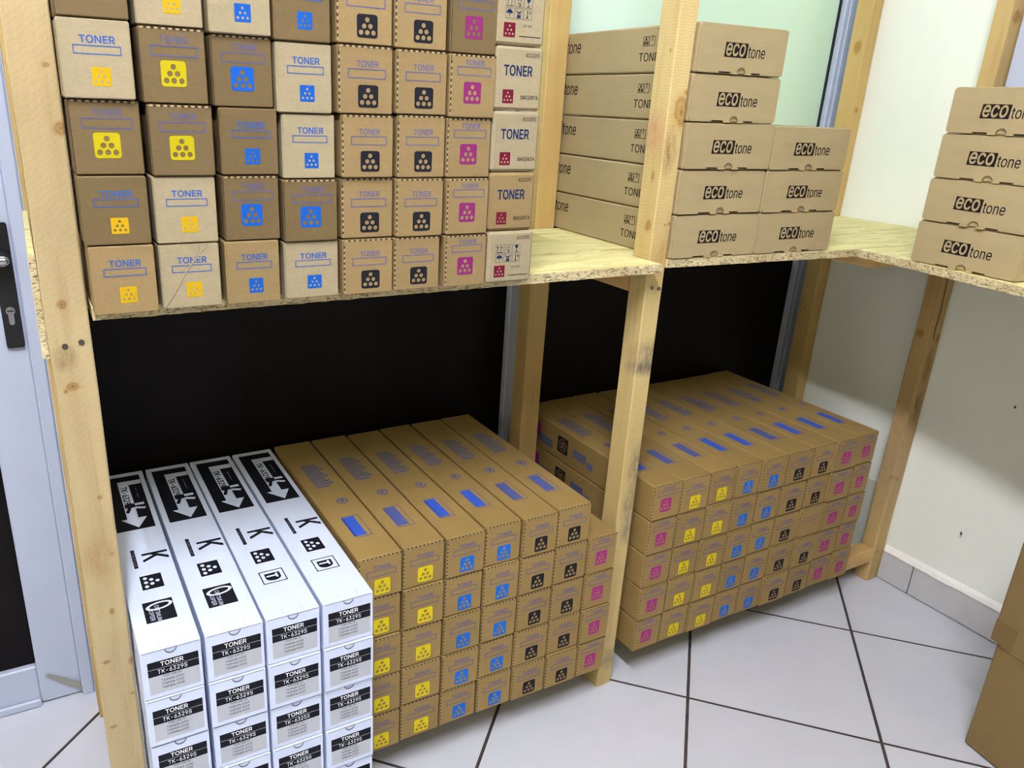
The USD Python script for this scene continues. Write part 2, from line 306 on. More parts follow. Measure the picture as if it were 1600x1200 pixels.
# ceramic skirting on the right wall with a ragged plaster bead on top
bb = thing('baseboard_right', label='grey ceramic skirting tiles along the right wall', kind='structure', cat='baseboard')
ye = .009
for y0 in (-.0915, -.5415, -.9915, -1.4415, -1.8915, -2.3415, -2.7915, -3.2415):
    obj('skirting_tile', cbox(WX-.0095, y0+.0015, .003, WX-.0005, ye-.0015, .104, .0015), SKIRT, bb); ye = y0
obj('joint_filler', trimesh.creation.box(bounds=[[WX-.005, -3.2, .0002], [WX-.0008, .009, .100]]), GROUT, bb)
V, F = [], []
N = 160
for k in range(N+1):
    y = .009 + (-3.25-.009)*k/N; w = meshkit.noise(np.array([[y*9, 0, 0], [y*31, 4, 0], [y*17, 9, 0]]), 2)
    for dx, z in ((-.0005, .117+.011*w[0]), (-.006-.006*w[2], .111+.005*w[1]), (-.0112-.003*w[2], .1035-.004*w[1])): V.append((WX+dx, y, z))
for k in range(N):
    for j in range(2): a = k*3+j; F += [(a, a+1, a+4), (a, a+4, a+3)]
m = trimesh.Trimesh(np.array(V), np.array(F), process=False)
if m.face_normals[:, 0].mean() > 0: m.invert()
obj('plaster_bead', m, PLASTER, bb)

# partition at the back: white frame, dark panels below, frosted panes above
lamp = thing('ceiling_lamp', LAMP_AT, label='white fluorescent batten lamp under the ceiling', cat='lamp')
obj('housing', cbox(-.035, -.63, .03, .035, .63, .0795, .006), plain('lamp_housing', lin(238, 238, 238), .5), lamp)
obj('tube', trimesh.creation.cylinder(.019, 1.2, sections=12, transform=trimesh.transformations.rotation_matrix(math.pi/2, (1, 0, 0))), mat('tube_glow', {'e': ('emission', {'color': LAMP_COLOR, 'strength': LAMP_POWER})}, [], 'e.emission'), lamp)
for y in (-.61, .61): obj('tube_holder', cbox(-.02, y-.009, -.022, .02, y+.009, .031, .003), plain('lamp_cap', lin(230, 230, 230), .5), lamp)
wb = thing('wall_back', label='partition of white frames with black lower panels', kind='structure', cat='wall')
FY = .542
def bar(x0, z0, x1, z1, y0=FY, y1=FY+.05, m=ALU, parent=wb, name='frame_bar'): return obj(name, cbox(x0, y0, z0, x1, y1, z1, .003), m, parent)
bar(-1.115, 0, -1.06, RZ); bar(.012, 0, .088, RZ); bar(1.170, 0, 1.262, RZ)
bar(-1.059, 1.10, .011, 1.16); bar(.089, 1.10, 1.169, 1.16); bar(-1.059, 0, .011, .05); bar(.089, 0, 1.169, .05)
bar(1.185, 0, 1.2, RZ, FY-.006, FY, ALU, name='frame_ridge')
for a, b in ((-1.059, .011), (.089, 1.169)):
    obj('dark_panel', cbox(a, FY+.018, .051, b, FY+.03, 1.099), DARK, wb)
def frosted():
    n = {'g': ('geometry', {}), 's': ('separate_xyz', {}), 'mr': ('map_range', {'from_min': 0., 'from_max': 1.1, 'clamp': True}),
         'r': ('rgb_ramp', {'ramp': [(0., lin(232, 246, 243)), (1., lin(226, 245, 226))]}),
         'd': ('principled_bsdf', {'roughness': .35, 'specular_ior_level': .4}), 't': ('translucent_bsdf', {'color': lin(222, 244, 228)}), 'm': ('mix_closure', {'fac': .25})}
    return mat('frosted_glass', n, [('g.position', 's.vector'), ('s.x', 'mr.value'), ('mr.result', 'r.fac'), ('r.color', 'd.base_color'), ('d.BSDF', 'm.closure1'), ('t.BSDF', 'm.closure2')], 'm.closure')
FROST = frosted()
for i, (a, b) in enumerate(((-1.059, .011), (.089, 1.169))):
    w = thing(f'window_{i+1}', label=('frosted mint pane behind the upper stack of toner cartons', 'frosted mint pane above the lidded boxes')[i], kind='structure', cat='window')
    obj('pane', cbox(a+.007, FY+.02, 1.167, b-.007, FY+.026, RZ-.02), FROST, w)
    g = rect(a, 1.161, b, RZ-.01).difference(rect(a+.008, 1.169, b-.008, RZ-.018))
    obj('gasket', on_front(g, 0, FY+.03, 0, .014), GASKET, w)
# backing room behind the frosted panes
obj('wall_beyond', trimesh.creation.box(bounds=[[RX0-.1, 1.6, -.05], [WX+.3, 1.7, RZ]]), CEIL, label='pale wall of the next room behind the partition', kind='structure', cat='wall')
tube_light('next_room_lamp', .62, 1.15, 2.9, 1.8, .4, 20.0, (1, 1, 1.05))

# door on the far left
dr = thing('door_1', label='white framed door with dark lower panel and black lock plate', kind='structure', cat='door')
bar(-1.257, .004, -1.168, RZ-.3, FY-.002, FY+.04, parent=dr, name='door_stile')
bar(-2.0, .006, -1.2575, .111, FY-.002, FY+.04, parent=dr, name='door_rail')
bar(-2.0, 0.001, -1.2575, .022, FY-.012, FY-.003, parent=dr, name='door_sweep')
bar(-1.1678, 0, -1.142, RZ-.3, FY-.012, FY+.04, parent=dr, name='door_rebate')
bar(-1.141, 0, -1.116, RZ-.3, FY-.02, FY+.04, parent=dr, name='door_jamb')
obj('dark_panel', cbox(-2.0, FY+.012, .112, -1.258, FY+.024, .95), DARK, dr)
bar(-2.0, .951, -1.258, 1.05, FY-.002, FY+.04, parent=dr, name='door_rail')
obj('dark_panel', cbox(-2.0, FY+.012, 1.051, -1.258, FY+.024, 2.3), DARK, dr)
bar(RX0, 0, -2.001, RZ, parent=dr, name='door_jamb'); bar(-2.0, RZ-.299, -1.1155, RZ, parent=dr, name='door_head')
obj('draught_strip', on_front(Polygon([(-1.242, .082), (-1.236, .083), (-1.170, .036), (-1.1685, .010), (-1.176, .016)]), 0, FY-.0035, 0, .004), noisy('dirty_seal', lin(150, 152, 140), .1, 30.), dr)
lp = obj('lock_plate', on_front(rrect(.033, .254, .005), -1.191, FY-.002, 1.024, .009), BLACK, dr)
kc = union_all([Point(0, 0).buffer(.0085), rect(-.005, -.024, .005, 0), Point(0, -.024).buffer(.005)])
cyl = obj('lock_cylinder', on_front(kc, -1.191, FY-.011, .976, .006), CHROME, dr)
obj('keyway', on_front(rect(-.006, -.0012, .006, .0012), -1.191, FY-.017, .976, .0006), HOLE, cyl)
hv = trimesh.util.concatenate([trimesh.creation.cylinder(.011, .04, sections=20, transform=basis((1, 0, 0), (0, 0, 1), (0, -1, 0), (-1.191, FY-.03, 1.083))),
    trimesh.creation.capsule(.13, .009, count=[12, 12], transform=basis((0, 0, 1), (0, 1, 0), (-1, 0, 0), (-1.252, FY-.05, 1.083)))])
obj('door_handle', hv, CHROME, dr, smooth=40)
obj('handle_rose', trimesh.creation.cylinder(.0155, .012, sections=24, transform=basis((1, 0, 0), (0, 0, 1), (0, -1, 0), (-1.191, FY-.017, 1.083))), BLACK, dr, smooth=40)
# window frame on the right wall, just showing beside the upper part of the wall post
w2 = thing('window_3', label='white window frame on the right wall at the picture edge', kind='structure', cat='window')
obj('frame_bar', cbox(WX-.02, -.105, 1.2, WX-.0025, .0075, 2.3, .004), ALU, w2); obj('frame_groove', cbox(WX-.022, -.052, 1.2, WX-.0203, -.046, 2.3, .0005), ALU2, w2)
obj('frame_bar', cbox(WX-.02, -1.2, 1.2, WX-.0025, -.1055, 1.26, .004), ALU, w2); obj('pane', cbox(WX-.012, -1.2, 1.261, WX-.0028, -.1055, 2.3, .001), FROST, w2)

# ------------------------------------------------------------------ timber racks
ZS, TH = 1.109, .0185      # shelf top and board thickness
C1, C2, C3 = lin(218, 186, 134), lin(214, 180, 122), lin(190, 150, 92)
GREY = lin(100, 94, 90); BROWN = lin(122, 82, 44)
W1 = wood('timber_left', lin(187, 169, 128), knots=((-1.110, -.031, 1.115, .007, 1.), (-1.110, -.031, .992, .009, .7), (-1.120, -.031, .985, .003, 1), (-1.094, -.031, .806, .004, 1), (-1.087, -.031, .703, .003, 1), (-1.098, -.031, .596, .004, 1.5), (-1.078, -.031, .49, .005, 1.5), (-1.117, -.031, .50, .006, .6), (-1.119, -.031, .364, .006, .6), (-1.083, -.031, .423, .003, 1), (-1.082, -.031, 1.353, .009, 1.), (-1.09, -.031, 1.43, .005, .7)),
          smudges=((-1.115, -.031, 1.035, .02, 1.2, lin(120, 96, 62)), (-1.105, -.031, .70, .03, 2, lin(160, 130, 84))), saw=((.0, .62, .0), 42., .045))
W2 = wood('timber_middle', lin(206, 184, 128), knots=((.036, 0, 1.405, .020, 1.5), (.044, .002, 1.44, .006, .8), (.0, .014, 1.515, .0035, 1.), (.0, .017, 1.179, .009, 1.3), (.0, .021, 1.278, .005, 2.), (.042, 0, 1.183, .004, 1), (.032, 0, 1.181, .003, 1)),
          smudges=((.018, 0, 1.325, .022, 2.6, BROWN), (.034, 0, .90, .055, .75, GREY), (.03, 0, .868, .055, .45, GREY), (.03, 0, .868, .05, .4, GREY), (.040, 0, .62, .03, 2.6, GREY), (.034, 0, .52, .03, 2.2, GREY), (.04, 0, .45, .03, 1.5, GREY), (.03, 0, 1.10, .04, 1.8, lin(176, 132, 74)), (.03, 0, .08, .03, 1.5, lin(130, 120, 104)), (.0, .03, 1.36, .04, 1.4, lin(196, 140, 104))), saw=((0, 0, 0), 58., .13))
W3 = wood('timber_rear', lin(196, 168, 108), knots=((.03, .43, 1.0, .004, 1.2), (1.1175, .437, 1.604, .012, 1.6), (1.135, .411, 1.428, .008, 1), (1.118, .44, .80, .004, 1)))
W4 = wood('timber_wall', lin(190, 162, 108), knots=((1.1045, .038, .827, .010, 1.3), (1.106, .0115, .37, .008, 1.), (1.132, .0115, .36, .009, .8), (1.126, .0115, .103, .007, .7), (1.15, .0115, .81, .010, 1.4), (1.13, .0115, 1.66, .014, 1.)), smudges=((1.104, .03, .45, .10, 3, lin(158, 134, 104)), (1.135, .0115, .73, .022, 3.5, lin(92, 60, 28)), (1.14, .0115, .60, .018, 3.5, lin(112, 76, 38))))
WB = wood('timber_beam', lin(206, 170, 112), 'y'); WBX = wood('timber_batten', lin(206, 170, 112), 'x')

def screw(parent, x, y, z):
    c = trimesh.creation.cylinder(.0042, .002, sections=14, transform=basis((1, 0, 0), (0, 0, 1), (0, -1, 0), (x, y, z)))
    s = obj('screw', c, STEEL, parent)
def crack(pts, y):  # dark split in the timber face
    return on_front(LineString(pts).buffer(.0019), 0, y, 0, .0004)

rack = thing('timber_rack', label='rough timber rack with strand board shelves along the back partition', cat='rack')
p1 = obj('post', wobbly(-1.1335, -.031, .001, -1.0770, .035, 2.3, 'z', 40, .0012, seed=1), W1, rack, label='wide sawn post at the left end of the rack')
screw(p1, -1.113, -.0315, 1.054); screw(p1, -1.091, -.0315, 1.058)
p2 = obj('post', wobbly(.0, .0, .001, .0465, .0545, 2.3, 'z', 44, .0014, seed=2, lean=(.001, .0)), W2, rack, label='front post in the middle, smudged and knotty')
screw(p2, .018, -.0005, 1.049); screw(p2, .037, -.0005, 1.046)
obj('post', wobbly(-1.139, .432, .001, -1.085, .487, 2.3, 'z', 30, seed=3), W3, rack)
obj('post', wobbly(.002, .432, .001, .061, .487, 2.3, 'z', 30, seed=4), W3, rack)
obj('post', wobbly(1.1175, .411, .001, 1.1625, .466, 2.3, 'z', 30, seed=5), W3, rack)
# upper shelf: one board notched round the posts, with a rough sawn front edge
board = Polygon([(-1.132, -.040), (.02, -.040), (.02, -.003), (.05, -.003), (.617, -.040), (1.160, -.040), (1.160, .429), (-1.132, .429)])
board = board.difference(rect(-1.14, -.05, -1.0725, .038)).difference(rect(-.0012, -.05, .0497, .0575)).difference(rect(1.10, .0, 1.2, .06)).difference(rect(1.114, .408, 1.2, .5))
m = trimesh.creation.extrude_polygon(board, TH, engine='earcut'); m.apply_translation((0, 0, ZS-TH)); sb = obj('shelf_board', m, OSB, rack)
def ragged(p, q, z0, z1, out, seed, depth=.004, amp=.0022):
    """rough sawn edge strip from p to q, bulging by out"""
    p, q, out = np.array(p), np.array(q), np.array(out); L = np.linalg.norm(q-p); n = int(L/.006); V, F = [], []
    for k in range(n+1):
        b = p+(q-p)*k/n
        for j, z in enumerate((z0, z0, z0+(z1-z0)*.33, z0+(z1-z0)*.67, z1, z1)):
            w = meshkit.noise(np.array([[k*.45, j*1.7, seed], [k*.45, j*1.7+30, seed]]), 4)-.5
            e = out*((0 if j in (0, 5) else depth)+w[0]*amp*(j not in (0, 5))); V.append((b[0]+e[0], b[1]+e[1], z+(w[1]-.5)*.0016*(j == 4)+(w[1]+.5)*.0016*(j == 1)))
    for k in range(n):
        for j in range(6): a, b = k*6+j, k*6+(j+1) % 6; F += [(a, a+6, b+6), (a, b+6, b)]
    for k in range(1, 5): F += [(0, k, k+1), (n*6, n*6+k+1, n*6+k)]
    m = trimesh.Trimesh(np.array(V), np.array(F), process=False); trimesh.repair.fix_normals(m)
    return m
obj('cut_edge', ragged((-1.072, -.040), (-.0015, -.040), ZS-TH, ZS, (0, -1), 1), OSBEDGE, sb)
obj('cut_edge', ragged((.050, -.003), (.617, -.040), ZS-TH, ZS, (0, -1), 2), OSBEDGE, sb)
g = obj('gusset_board', ragged((-1.1345, -.024), (-1.143, -.024), 1.037, 1.188, (0, -1), 3), OSBEDGE, rack)
obj('gusset_board', cbox(-1.1435, -.0245, 1.037, -1.1345, .42, 1.188, .001), OSB, rack)
for x in (-1.125, .002):
    obj('cross_beam', wobbly(x, .0575 if x > 0 else .038, 1.031, x+.045, .431, 1.0895, 'y', 10, seed=int(x*10)+20), WB, rack)
# low deck that carries the stacks
deck = rect(-1.13, .060, 1.103, .405)
m = trimesh.creation.extrude_polygon(deck, .0165, engine='earcut'); m.apply_translation((0, 0, .0805)); dk = obj('deck_board', m, OSB, rack)
obj('cut_edge', ragged((-1.13, .060), (1.103, .060), .0805, .097, (0, -1), 7), OSBEDGE, dk)
obj('cut_edge', ragged((1.103, .060), (1.103, .405), .0805, .097, (1, 0), 8), OSBEDGE, dk)
for x in (-1.125, .0, 1.055):
    obj('cross_beam', wobbly(x, .0575, .024, x+.045, .431, .080, 'y', 10, seed=int(x*10)+30), WB, rack)

obj('cross_beam', wobbly(.945, .013, .070, 1.1035, .0585, .118, 'x', 6, seed=51), WBX, rack)
side = thing('wall_rack', label='side shelf of strand board on a cracked timber post along right wall', cat='rack')
p3 = obj('post', wobbly(1.1045, .0115, .001, 1.1615, .0555, 2.3, 'z', 36, .0016, seed=6), W4, side, label='split and knotty post against the right wall')
obj('split', crack([(1.128, 1.08), (1.124, 1.0), (1.13, .9), (1.127, .85), (1.132, .79), (1.146, .74), (1.131, .765), (1.126, .7), (1.129, .6)], .0115), SLOT, p3)
sideb = Polygon([(.617, -.0455), (.604, -.17), (.550, -.46), (.46, -1.0), (1.160, -1.0), (1.160, -.0455)])
m = trimesh.creation.extrude_polygon(sideb, TH, engine='earcut'); m.apply_translation((0, 0, ZS-TH)); s2 = obj('shelf_board', m, OSB, side)
for a, b, k in (((.617, -.0455), (.604, -.17), 11), ((.604, -.17), (.550, -.46), 12), ((.550, -.46), (.46, -1.0), 13)):
    d = np.array(b)-np.array(a); nrm = np.array([d[1], -d[0]])/np.linalg.norm(d); nrm = nrm if nrm[0] < 0 else -nrm
    obj('cut_edge', ragged(a, b, ZS-TH, ZS, nrm, k), OSBEDGE, s2)
obj('cross_beam', wobbly(.648, -.068, 1.066, .742, .40, 1.0898, 'y', 10, seed=41), WB, side)

# ------------------------------------------------------------------ cartons
ORD = ('top', 'second', 'third', 'fourth', 'fifth')
NTH = ('first', 'second', 'third', 'fourth', 'fifth', 'sixth', 'seventh', 'eighth', 'ninth')
def rows_cols(r, c): return f'{"top row" if r == 0 else NTH[r] + " row from top"}, {NTH[c]} column from left'

def perforated(w, h, y, left):
    """light flute ends and dark slits along the scored top and left edges of the front"""
    a, b = [], []
    for k in range(int(w/.0088)):
        x = -w/2+.003+k*.0088; a.append(rect(x, h-.0027, x+.0048, h-.0005)); b.append(rect(x+.0048, h-.0030, x+.0088, h-.0007))
    for k in range(int(h/.0088)-1 if left else 0):
        z = .003+k*.0088; a.append(rect(-w/2+.0005, z, -w/2+.0024, z+.0046)); b.append(rect(-w/2+.0006, z+.0046, -w/2+.0025, z+.0088))
    b += [rect(-w/2+.0015, h-.0011, w/2-.0015, h-.0002), rect(-w/2+.0002, .002, -w/2+.0009, h-.002)]
    return on_front(union_all(a), 0, y, 0, .0004), on_front(union_all(b), 0, y, 0, .0003)

def carton_base(t, w, h, L, m, perf=True, left=True):
    b = obj('carton_body', cbox(-w/2, -L/2+.0012, 0, w/2, L/2, h, .002), m, t)
    obj('front_flap', on_front(rrect(w-.003, h-.003, .001), 0, -L/2+.0012, h/2, .0012), m, t)
    fy = -L/2
    if perf:
        p, s = perforated(w, h, fy, left)
        e = obj('perforated_edge', p, CUT, t); obj('score_slit', s, SLOT, e)
    # side seam of the tuck flap and top seam
    return fy

LAY = {  # text y, frame y0,y1, icon centre x,y, size, rounding, text width, frame width  (fractions from the top / of the width)
    'small': ((.205, .295), (.325, .44), (.54, .715), .255, .04, .49, .66),
    'big':   ((.115, .20), (.235, .375), (.49, .60), .37, .12, .42, .72),
    'mid':   ((.215, .305), (.335, .475), (.54, .735), .36, .13, .40, .69),
    'high':  ((.085, .165), (.19, .33), (.49, .60), .37, .10, .42, .74)}
def toner_front(t, w, h, fy, lay, col, bold, icons=ICON):
    (ta, tb), (fa, fb), (ix, iz), s, rnd, tw, fwid = LAY[lay]
    ink = BLUE_D if bold else BLUE_F
    obj('lettering', on_front(text('TONER', h*(tb-ta), w*tw, bold), w*.03, fy, h*(1-tb)), ink, t)
    obj('label_frame', on_front(ring(w*fwid, h*(fb-fa), .0011), w*.02, fy, h*(1-(fa+fb)/2)), ink, t)
    obj('colour_icon', on_front(icon(w*s*1.03, rnd, .085 if lay == 'small' else .11), w*(ix-.5), fy, h*(1-iz)), icons[col], t)
def toner_top(t, w, h, L, strong):
    z = h; f = -L/2
    blk = rect(.006, -.014, .084, .013)
    lt = obj('top_barcode_label', on_top(blk, -.006, f+.17, z), BLUE_L if strong else BLUE_F, t)
    obj('label_outline', on_top(ring(.088, .036, .0012), .0, f+.17-.046, z), BLUE_F, lt)
    obj('top_recycling_mark', on_top(union_all([Point(0, 0).buffer(.0125).difference(Point(0, 0).buffer(.0095)), rect(-.006, -.004, .004, .004)]), .010, f+.235, z), BLUE_F, t)
    tx = union_all([rect(k*.0125, -.024, k*.0125+.0078, -.024+.034+.012*((k*7) % 3)/2) for k in range(10)])
    obj('top_small_print', on_top(tx, .002, f+.43, z), BLUE_G, t)
def toner_side(t, w, h, L):
    x = -w/2
    sq = rrect(.046, .046, .003).difference(Point(0, 0).buffer(.018).difference(Point(0, 0).buffer(.0155))).difference(union_all([rect(-.01, k-.0018, .01, k+.0018) for k in (-.007, 0, .007)]))
    obj('side_logo', on_left(sq, x, .078, h*.52), INK, t)
    obj('side_blue_print', on_left(union_all([rect(0, -.012, .055, .012), rect(.06, -.02, .085, .0)]), x, .03, h*.5), BLUE_G, t)
    obj('side_colour_mark', on_left(rrect(.034, .034, .003), x, .2, h*.6), ICON['magenta'], t)
    obj('side_text_mark', on_left(rect(-.04, -.012, .03, .012), x, .155, h*.35), BLUE_G, t)

PROTO = {}
def carton(key, w, h, L, loc, dims, label, group, build, name, cat='carton', rz=0):
    """first of its kind is built with its parts; each further one references it"""
    sc = (dims[0]/w, dims[1]/L, dims[2]/h)
    if key in PROTO: return dup(PROTO[key], loc, rz, sc, label)
    t = thing(name, loc, rz, sc, label=label, cat=cat, group=group); PROTO[key] = t
    build(t); return t

# --- upper stack: eight columns of five, corner heights as they stand
UY, UL = -.086, .44
UXL = [[-1.0752, -1.0738, -1.0736, -1.0712], [-.9823, -.9789, -.9813, -.9808], [-.8923, -.887, -.8867, -.8898], [-.8045, -.800, -.8017, -.8023],
       [-.714, -.7103, -.710, -.709], [-.6216, -.6182, -.619, -.6205], [-.5303, -.531, -.5296, -.5308], [-.4488, -.4472, -.4471, -.4486]]
UXR = [[-.9906, -.9883, -.9889, -.9877], [-.8985, -.8954, -.8973, -.8975], [-.8095, -.8057, -.8062, -.8099], [-.7235, -.7202, -.7181, -.7163],
       [-.6278, -.6267, -.6245, -.6245], [-.5359, -.5351, -.5354, -.5379], [-.4489, -.45, -.4514, -.4521], [-.3577, -.3561, -.3576, -.357]]
UZ = [[1.4855, 1.3911, 1.2966, 1.2049], [1.4824, 1.3881, 1.2951, 1.2026], [1.4788, 1.3868, 1.2953, 1.2026], [1.4756, 1.3814, 1.2896, 1.1975],
      [1.4775, 1.3825, 1.2906, 1.1976], [1.4768, 1.384, 1.2893, 1.1968], [1.4758, 1.3819, 1.2888, 1.1971], [1.4931, 1.3951, 1.2978, 1.1997]]
UT = ['b p b b t', 'p b b p p', 'p b b b t', 'b p p b p', 't t t t t', 't t t t t', 'b t t t t']
UI = ['y Y y y y'.replace('Y', 'y'), '', '', '']
SPEC = {  # (column, row from top): tone, layout, icon colour
    0: ['brown big yellow', 'pale small gold', 'brown big yellow', 'brown small gold', 'tan small gold'],
    1: ['pale small gold', 'brown big yellow', 'brown big yellow', 'pale small gold', 'pale small gold'],
    2: ['pale small blue', 'brown big blue', 'brown small blue', 'brown big blue', 'tan small blue'],
    3: ['brown small blue', 'pale small blue', 'pale small blue', 'brown big blue', 'pale small blue'],
    4: ['tan mid black']*5, 5: ['tan mid black']*5, 6: ['brown high magenta', 'tan high magenta', 'tan high magenta', 'tan high magenta', 'tan high magenta']}
def pictos():
    lines, solids = [], []
    for r in range(2):
        for c in range(3):
            x, z = -.018+c*.0165, -r*.0165; s = []
            lines.append(affinity.translate(ring(.0148, .0150, .0005), x, z))
            if (r, c) == (0, 0): s = [rect(-.004+k, -.005, -.0033+k, .003) for k in (0, .0065)] + [Polygon([(-.0056+k, .002), (-.0018+k, .002), (-.0037+k, .0055)]) for k in (0, .0065)] + [rect(-.006, -.0062, .006, -.0056)]
            if (r, c) == (0, 1): s = [Point(.001, -.005).buffer(.0013), LineString([(-.003, -.003), (0, -.001), (.003, -.003)]).buffer(.0004), LineString([(-.004, .001), (0, .004), (.004, .001)]).buffer(.0003)]
            if (r, c) == (0, 2): s = [Polygon([(-.003, .006), (.003, .006), (.0028, .002), (0, -.0005), (-.0028, .002)]), rect(-.0004, -.005, .0004, 0), rect(-.0025, -.0058, .0025, -.005)]
            if (r, c) == (1, 0): s = [Point(0, 0).buffer(.0055).intersection(rect(-.01, 0, .01, .01)), rect(-.0004, -.005, .0004, 0)]
            if (r, c) == (1, 1): s = [rect(-.0032, -.006, .0032, -.0018), LineString([(-.005, .004), (0, .002), (.005, .004)]).buffer(.0005), rect(-.0028, -.001, .0028, .0016).difference(rect(-.002, -.0005, .002, .001))]
            if (r, c) == (1, 2): s = [rect(-.0016, -.004, -.0006, .0058), Point(-.0011, -.0042).buffer(.0015), rect(.002, .001, .0055, .0045).difference(rect(.0026, .0016, .0049, .0039))]
            solids += [affinity.translate(g, x, z) for g in s]
    return union_all(lines), union_all(solids)
def crim_end(t, w, h, L, lot, m):
    obj('carton_body', cbox(-w/2, -L/2, 0, w/2, L/2, h, .0045), m, t)
    fy = -L/2; tx = lambda s, hh, ww, x, z, ink, bold=False, nm='lettering': obj(nm, on_front(text(s, hh, ww, bold), x, fy, z), ink, t)
    tx('A11G391', h*.062, w*.29, w*.26, h*.845, INK, nm='code_lettering')
    if lot:
        ln, so = pictos(); k = h/.092
        obj('handling_symbol_frame', on_front(affinity.scale(ln, k, k, origin=(0, 0)), -w*.045, fy, h*.67), GREYINK, t)
        obj('handling_symbol', on_front(affinity.scale(so, k, k, origin=(0, 0)), -w*.045, fy, h*.67), NAVY, t)
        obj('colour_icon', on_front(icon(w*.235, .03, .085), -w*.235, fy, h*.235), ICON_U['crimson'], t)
        tx('LOT NO.', h*.04, w*.2, w*.13, h*.29, GREYINK, nm='lot_lettering'); obj('lot_line', on_front(rect(-w*.22, 0, w*.22, .0011), w*.19, fy, h*.14), INK2, t)
    else:
        tx('TONER', h*.155, w*.6, -w*.03, h*.55, NAVY, True); tx('MAGENTA', h*.066, w*.37, w*.24, h*.18, INK, nm='colour_lettering')
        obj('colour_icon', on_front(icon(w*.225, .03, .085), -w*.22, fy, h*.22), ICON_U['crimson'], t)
GU = 'toner cartons stacked on the upper shelf'
for c in range(8):
    z1s = [UZ[c][0]+.0945] + UZ[c]; z0s = UZ[c] + [ZS]
    for r in range(5):
        k = max(r-1, 0); x0, x1, z0, z1 = UXL[c][k], UXR[c][k], z0s[r]+.0006, z1s[r]-.0006
        if r == 0: x0, x1 = x0-.001, x1-.001
        w, h = x1-x0, z1-z0; jy = random.uniform(-.004, .004); loc = ((x0+x1)/2, UY+UL/2+jy, z0)
        rz = random.uniform(-.25, .25)
        where = 'upper shelf stack, ' + rows_cols(r, c)
        if c == 7:
            lot = r in (0, 4); tone = 'tan' if r == 3 else 'pale'; M = KRAFT['tan' if r == 3 else 'pale']
            carton(('crim', lot, tone), .09, .094, UL, loc, (w, UL, h), ('carton with six handling symbols, ' if lot else f'{"browner" if r == 3 else "pale"} carton lettered with magenta, ') + where, GU,
                   lambda t: crim_end(t, .09, .094, UL, lot, M), 'toner_carton', rz=rz)
            continue
        tone, lay, col = SPEC[c][r].split()
        crease = (c, r) == (1, 4)
        def build(t, tone=tone, lay=lay, col=col, crease=crease):
            fy = carton_base(t, .083, .092, UL, KRAFT[tone], lay != 'small', tone == 'tan')
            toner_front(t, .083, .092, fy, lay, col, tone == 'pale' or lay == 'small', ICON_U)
            if crease:
                def fold(pts, r):
                    q = [np.array((x, fy+.0001, z)) for x, z in pts]
                    return cat_([trimesh.creation.cylinder(r, segment=(q[i], q[i+1]), sections=8) for i in range(len(q)-1)])
                cr = obj('crease', fold([(-.039, .002), (-.024, .023), (-.010, .047), (.002, .064), (.009, .074), (.014, .090)], .0011), KRAFT['pale'], t)
                obj('crease_branch', fold([(.000, .060), (.012, .074), (.024, .089)], .0008), KRAFT['pale'], cr)
        cname = {'gold': 'yellow'}.get(col, col)
        carton(('u', tone, lay, col, crease), .083, .092, UL, loc, (w, UL, h), ('creased ' if crease else '') + f'{tone} carton, {cname} icon, ' + where, GU, build, 'toner_carton', rz=rz)

# --- lower stacks
def low_stack(key, xs, zb, h, rows, y, L, cols, group, where, heights=None):
    for c in range(len(xs)-1):
        col = cols[c]; lay = 'high' if col == 'magenta' else 'mid'; n = (heights or {}).get(c, rows)
        for r in range(rows-n, rows):
            z0 = zb+(rows-1-r)*h+.0005
            side_print = key == 'lr' and c == 0
            strong = col in ('blue', 'magenta') or (c*7+r) % 3 == 0
            blank = key == 'lr' and (r, c) == (2, 6)
            def build(t):
                fy = carton_base(t, .092, .093, .565, KRAFT['low'])
                if blank: obj('label_frame', on_front(ring(.06, .012, .0011), .002, fy, .055), BLUE_F, t)
                else: toner_front(t, .092, .093, fy, lay, col, False)
                toner_top(t, .092, .093, .565, strong)
                if side_print: toner_side(t, .092, .093, .565)
            lab = f'brown carton, {"no" if blank else col} icon, {where} stack, ' + rows_cols(r, c)
            carton(('l', lay, col, side_print, strong, blank), .092, .093, .565, ((xs[c]+xs[c+1])/2, y+L/2+random.uniform(-.003, .003), z0), (xs[c+1]-xs[c]-random.uniform(.0030, .0050), L+random.uniform(-.004, .002), h-random.uniform(.0014, .0028)), lab, group, build, 'toner_carton')
YY, BB, KK, MM = 'yellow', 'blue', 'black', 'magenta'
low_stack('ll', [-.6681, -.5726, -.4771, -.3835, -.2919, -.1993, -.1065, -.0205], .0975, .0963, 5, -.0359, .5700, [YY, YY, BB, BB, KK, KK, MM], 'brown cartons stacked low on the deck, left bay', 'lower middle', {6: 4})
S = .9774/.985
lrx = [-1.1371+(x+1.1371)*S for x in (.0913, .1819, .2775, .371, .4626, .5552, .6596, .7562, .8547, .9394)]
low_stack('lr', lrx, .0975, .0951, 5, -.0245, .575, [MM, YY, YY, BB, BB, KK, KK, MM, MM], 'brown cartons stacked low on the deck, right bay', 'lower right')

